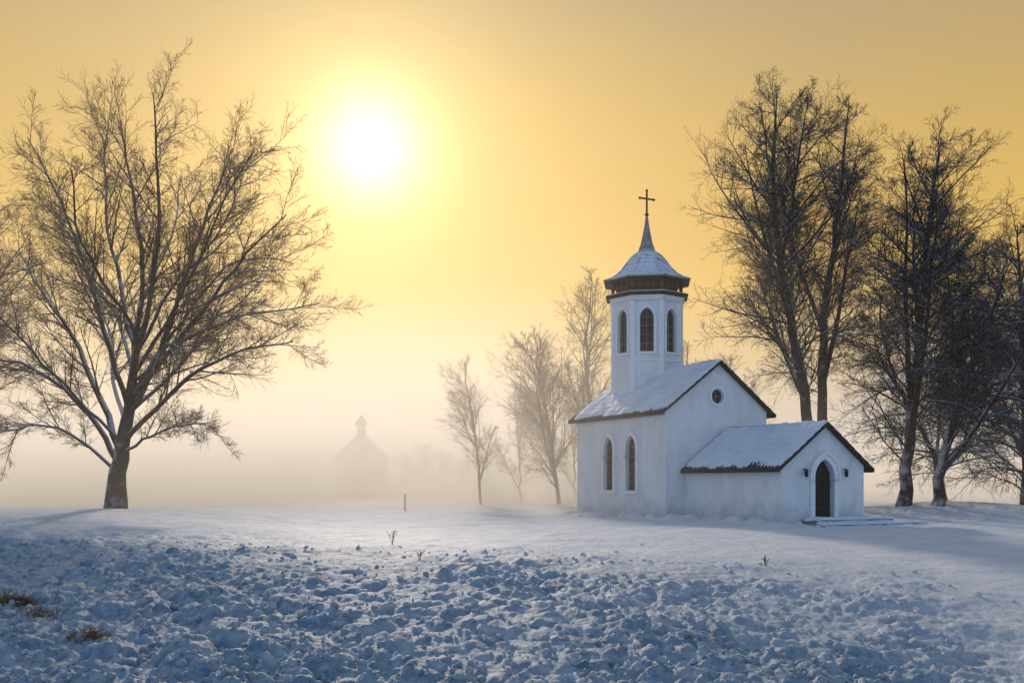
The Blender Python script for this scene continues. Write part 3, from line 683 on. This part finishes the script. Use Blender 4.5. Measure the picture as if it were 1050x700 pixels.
def weed(px, py, hgt, seed):
    D = 12.0
    for _ in range(30):
        z = float(Hfull(wx(px, D), D)); D = D*.5+.5*((CAMH-z)*F/(py-HZ))
    x = wx(px, D); rng = np.random.default_rng(seed)
    pts = []
    for i in range(4):
        a = rng.normal(size=2)*.25; pts.append([(0, 0, -.05), (a[0]*hgt*.4, a[1]*hgt*.4, hgt*.5), (a[0]*hgt, a[1]*hgt, hgt*rng.uniform(.7, 1))])
    pts = np.array(pts); rad = np.full((4, 3), .0045)
    p, r, l = grow(rng, pts, rad, np.full(4, hgt), 6, .35, .7, 4, .35, .1, .05, .3, .003)
    q, qr = leaflets(rng, p, 24, .018)
    V, Fq = tubes([(pts, rad, 4), (p, r, 3), (q, qr, 3)])
    ob = bpy.data.objects.new('weed', fast_mesh('weed', V, Fq, [M_TWIGD])); COL.objects.link(ob); ob.location = (x, D, float(Hfull(x, D)))
    ob['label'] = 'dry dark weed stalk poking through snow'; ob['category'] = 'plant'; ob['group'] = 'dry weeds in the snow'
for i, a in enumerate([(402, 558, .38), (430, 574, .18), (785, 580, .17)]): weed(*a, 100+i)
def grass_patch(px, py, n, spread, seed):
    D = 10.0
    for _ in range(30):
        z = float(Hfull(wx(px, D), D)); D = D*.5+.5*((CAMH-z)*F/(py-HZ))
    x0 = wx(px, D); rng = np.random.default_rng(seed)
    b = rng.normal(size=(n, 2))*np.array([spread, spread*.7])
    z = Hfull(x0+b[:, 0], D+b[:, 1]); L = rng.uniform(.06, .2, n)
    d = nrm(np.stack([rng.normal(size=n)*.6, rng.normal(size=n)*.6, np.ones(n)], -1)); p0 = np.stack([x0+b[:, 0], D+b[:, 1], z-.02], -1)
    p1 = p0+d*L[:, None]*.6; p2 = p1+nrm(d+np.array([0, 0, -.7])+rng.normal(size=(n, 3))*.4)*L[:, None]*.5
    return np.stack([p0, p1, p2], 1), np.tile([.005, .004, .0015], (n, 1))
gs_ = [grass_patch(*a) for a in ((16, 618, 520, .15, 1), (40, 630, 120, .16, 3), (92, 658, 160, .12, 2))]
V, Fq = tubes([(a, b, 3) for a, b in gs_])
o = bpy.data.objects.new('grass', fast_mesh('grass', V, Fq, [M_STRAW])); COL.objects.link(o); o['kind'] = 'stuff'; o['label'] = 'tufts of dry brown grass showing through snow'; o['category'] = 'grass'

# ------------------------------------------------------------------ mist: density field (geometry nodes volume) with an added glow
mm = bpy.data.materials.new('mist'); mm.use_nodes = True; nt = mm.node_tree; nt.nodes.clear()
o = nt.nodes.new('ShaderNodeOutputMaterial'); vs_ = nt.nodes.new('ShaderNodeVolumeScatter'); vs_.inputs['Anisotropy'].default_value = .45
vs_.inputs['Color'].default_value = (1, .96, .90, 1)
at = nt.nodes.new('ShaderNodeAttribute'); at.attribute_name = 'density'
em = nt.nodes.new('ShaderNodeEmission'); em.inputs['Color'].default_value = (1.0, .77, .51, 1)  # warm glow added to brighten the mist, stands for multiple scattering
mu = nt.nodes.new('ShaderNodeMath'); mu.operation = 'MULTIPLY'; mu.inputs[1].default_value = .19
nt.links.new(at.outputs['Fac'], vs_.inputs['Density']); nt.links.new(at.outputs['Fac'], mu.inputs[0]); nt.links.new(mu.outputs[0], em.inputs['Strength'])
ads = nt.nodes.new('ShaderNodeAddShader'); nt.links.new(vs_.outputs[0], ads.inputs[0]); nt.links.new(em.outputs[0], ads.inputs[1]); nt.links.new(ads.outputs[0], o.inputs['Volume'])
try: mm.cycles.volume_step_rate = 9.0
except Exception as ex: print('steprate', ex)
ng = bpy.data.node_groups.new('mist_field', 'GeometryNodeTree'); ng.interface.new_socket('Geometry', in_out='OUTPUT', socket_type='NodeSocketGeometry')
def G(t, **k):
    n_ = ng.nodes.new(t)
    for a, b in k.items(): setattr(n_, a, b)
    return n_
def gm(op, *a):
    n_ = G('ShaderNodeMath', operation=op)
    for i, v in enumerate(a):
        if isinstance(v, (int, float)): n_.inputs[i].default_value = v
        else: ng.links.new(v, n_.inputs[i])
    return n_.outputs[0]
def gmr(v, a, b, c, d):
    n_ = G('ShaderNodeMapRange', interpolation_type='SMOOTHSTEP')
    n_.inputs['From Min'].default_value = a; n_.inputs['From Max'].default_value = b; n_.inputs['To Min'].default_value = c; n_.inputs['To Max'].default_value = d
    ng.links.new(v, n_.inputs['Value']); return n_.outputs[0]
ps = G('GeometryNodeInputPosition'); sp_ = G('ShaderNodeSeparateXYZ'); ng.links.new(ps.outputs[0], sp_.inputs[0]); px_, py_, pz_ = sp_.outputs
zp = gm('MAXIMUM', pz_, 0.0)
low = gm('MULTIPLY', gm('MULTIPLY', gm('EXPONENT', gm('MULTIPLY', zp, -1/3.9)), .064), gmr(py_, 46, 62, 0, 1))
mid = gm('MULTIPLY', gm('MULTIPLY', gm('EXPONENT', gm('MULTIPLY', zp, -1/14.0)), .0115), gmr(py_, 34, 56, .35, 1))
nn = G('ShaderNodeTexNoise'); nn.inputs['Scale'].default_value = 1.0; nn.inputs['Detail'].default_value = 3
mpg = G('ShaderNodeVectorMath', operation='MULTIPLY'); mpg.inputs[1].default_value = (1/26, 1/30, 1/5); ng.links.new(ps.outputs[0], mpg.inputs[0]); ng.links.new(mpg.outputs[0], nn.inputs['Vector'])
dens = gm('MULTIPLY', gm('ADD', low, mid), gmr(nn.outputs[0], .3, .7, .35, 1.65))
dens = gm('MULTIPLY', dens, gmr(px_, -2, 16, 1, .30))
dens = gm('MULTIPLY', dens, gmr(pz_, 18, 26, 1, 0))
vc = G('GeometryNodeVolumeCube'); ng.links.new(dens, vc.inputs['Density'])
vc.inputs['Min'].default_value = (-240, 32, -3); vc.inputs['Max'].default_value = (240, 420, 27)
vc.inputs['Resolution X'].default_value = 64; vc.inputs['Resolution Y'].default_value = 80; vc.inputs['Resolution Z'].default_value = 30
smn = G('GeometryNodeSetMaterial'); smn.inputs['Material'].default_value = mm; ng.links.new(vc.outputs[0], smn.inputs[0])
go = G('NodeGroupOutput'); ng.links.new(smn.outputs[0], go.inputs[0])
me = bpy.data.meshes.new('mist'); me.from_pydata([(0, 100, 1)], [], []); me.materials.append(mm)
mo = bpy.data.objects.new('mist', me); COL.objects.link(mo); md = mo.modifiers.new('field', 'NODES'); md.node_group = ng
mo['kind'] = 'stuff'; mo['label'] = 'bank of low ground mist over the field'; mo['category'] = 'mist'

# ------------------------------------------------------------------ world and light
SD = Vector((-145, 1021, 345)).normalized()
elev = math.asin(SD.z); azim = math.atan2(SD.x, SD.y)
w = bpy.data.worlds.new('World'); scene.world = w; w.use_nodes = True; nt = w.node_tree; nt.nodes.clear()
def nd(t, **k):
    n_ = nt.nodes.new(t)
    for a, b in k.items(): setattr(n_, a, b)
    return n_
def math_(op, a, b=None, c=None):
    n_ = nd('ShaderNodeMath', operation=op)
    for i, v in enumerate((a, b, c)):
        if v is None: continue
        if isinstance(v, (int, float)): n_.inputs[i].default_value = v
        else: nt.links.new(v, n_.inputs[i])
    return n_.outputs[0]
def smooth_(v, a, b):
    n_ = nd('ShaderNodeMapRange', interpolation_type='SMOOTHSTEP'); n_.inputs['From Min'].default_value = a; n_.inputs['From Max'].default_value = b
    nt.links.new(v, n_.inputs['Value']); return n_.outputs[0]
def mix_(f, a, b):
    n_ = nd('ShaderNodeMix', data_type='RGBA'); nt.links.new(f, n_.inputs[0])
    for s_, v in ((6, a), (7, b)):
        if isinstance(v, tuple): n_.inputs[s_].default_value = (*v, 1)
        else: nt.links.new(v, n_.inputs[s_])
    return n_.outputs[2]
tc = nd('ShaderNodeTexCoord'); nv_ = nd('ShaderNodeVectorMath', operation='NORMALIZE'); nt.links.new(tc.outputs['Generated'], nv_.inputs[0])
sep = nd('ShaderNodeSeparateXYZ'); nt.links.new(nv_.outputs[0], sep.inputs[0])
dot = nd('ShaderNodeVectorMath', operation='DOT_PRODUCT'); nt.links.new(nv_.outputs[0], dot.inputs[0]); dot.inputs[1].default_value = SD
def ramp(stops):
    r = nd('ShaderNodeValToRGB'); e = r.color_ramp.elements
    e[0].position = stops[0][0]; e[0].color = (*stops[0][1], 1); e[1].position = stops[-1][0]; e[1].color = (*stops[-1][1], 1)
    for p, c in stops[1:-1]: k = e.new(p); k.color = (*c, 1)
    return r
warp = nd('ShaderNodeTexNoise'); warp.inputs['Scale'].default_value = 2.6; warp.inputs['Detail'].default_value = 5
mpn = nd('ShaderNodeMapping'); mpn.inputs['Scale'].default_value = (1, 1, 3); nt.links.new(nv_.outputs[0], mpn.inputs[0]); nt.links.new(mpn.outputs[0], warp.inputs['Vector'])
zz = math_('MULTIPLY_ADD', math_('SUBTRACT', warp.outputs['Fac'], .5), .11, sep.outputs['Z'])
front = ramp([(0, (.55, .44, .39)), (.05, (.63, .48, .35)), (.11, (.78, .54, .23)), (.2, (.80, .50, .11)), (.33, (.66, .43, .13)), (.43, (.48, .36, .19)), (.62, (.22, .26, .33)), (1, (.12, .20, .34))])
nt.links.new(zz, front.inputs[0])
cool = math_('MULTIPLY', smooth_(sep.outputs['X'], .10, .45), math_('SUBTRACT', 1.0, smooth_(sep.outputs['Z'], .02, .20)))
frontc = mix_(math_('MULTIPLY', cool, .85), front.outputs['Color'], (.42, .44, .49))
back = ramp([(0, (.54, .64, .78)), (.25, (.46, .58, .77)), (.6, (.18, .28, .45)), (1, (.12, .20, .34))]); nt.links.new(zz, back.inputs[0])
tfb = smooth_(sep.outputs['Y'], -.35, .75)
base = mix_(tfb, back.outputs['Color'], frontc)
th = math_('ARCCOSINE', math_('MINIMUM', dot.outputs['Value'], .999999))
def gauss(wd, amp): return math_('MULTIPLY', math_('EXPONENT', math_('MULTIPLY', math_('POWER', math_('DIVIDE', th, wd), 2.0), -1.0)), amp)
g1 = gauss(.044, .95); g3 = gauss(.095, .40)
g2 = math_('MULTIPLY', math_('EXPONENT', math_('MULTIPLY', th, -1/.17)), .44)
def scalecol(col, f):
    n_ = nd('ShaderNodeVectorMath', operation='SCALE'); n_.inputs[0].default_value = col; nt.links.new(f, n_.inputs['Scale']); return n_.outputs[0]
def addv(a, b):
    n_ = nd('ShaderNodeVectorMath', operation='ADD'); nt.links.new(a, n_.inputs[0]); nt.links.new(b, n_.inputs[1]); return n_.outputs[0]
tot = addv(addv(addv(base, scalecol((1, .93, .78), g1)), scalecol((1.0, .78, .42), g3)), scalecol((1.0, .67, .17), g2))
bg = nd('ShaderNodeBackground'); nt.links.new(tot, bg.inputs['Color']); bg.inputs['Strength'].default_value = .95
sky = nd('ShaderNodeTexSky'); sky.sky_type = 'NISHITA'; sky.sun_disc = False; sky.sun_elevation = elev; sky.sun_rotation = azim; sky.dust_density = 4
bg2 = nd('ShaderNodeBackground'); nt.links.new(sky.outputs[0], bg2.inputs['Color']); bg2.inputs['Strength'].default_value = .003
ads = nd('ShaderNodeAddShader'); nt.links.new(bg.outputs[0], ads.inputs[0]); nt.links.new(bg2.outputs[0], ads.inputs[1])
out = nd('ShaderNodeOutputWorld'); nt.links.new(ads.outputs[0], out.inputs['Surface'])

sl = bpy.data.lights.new('sun', 'SUN'); sl.energy = 2.7; sl.angle = math.radians(3.0); sl.color = (1.0, .84, .68)
so = bpy.data.objects.new('sun', sl); COL.objects.link(so); so.rotation_euler = SD.to_track_quat('Z', 'Y').to_euler(); so.location = SD*100

cam = bpy.data.cameras.new('camera'); cam.lens = 35.0; cam.sensor_width = 36; cam.shift_y = 145/1050; cam.clip_end = 6000
co = bpy.data.objects.new('camera', cam); COL.objects.link(co); co.location = (0, 0, CAMH); co.rotation_euler = (math.radians(90), 0, 0)
scene.camera = co
scene.view_settings.view_transform = 'Standard'; scene.view_settings.look = 'None'; scene.view_settings.exposure = 0
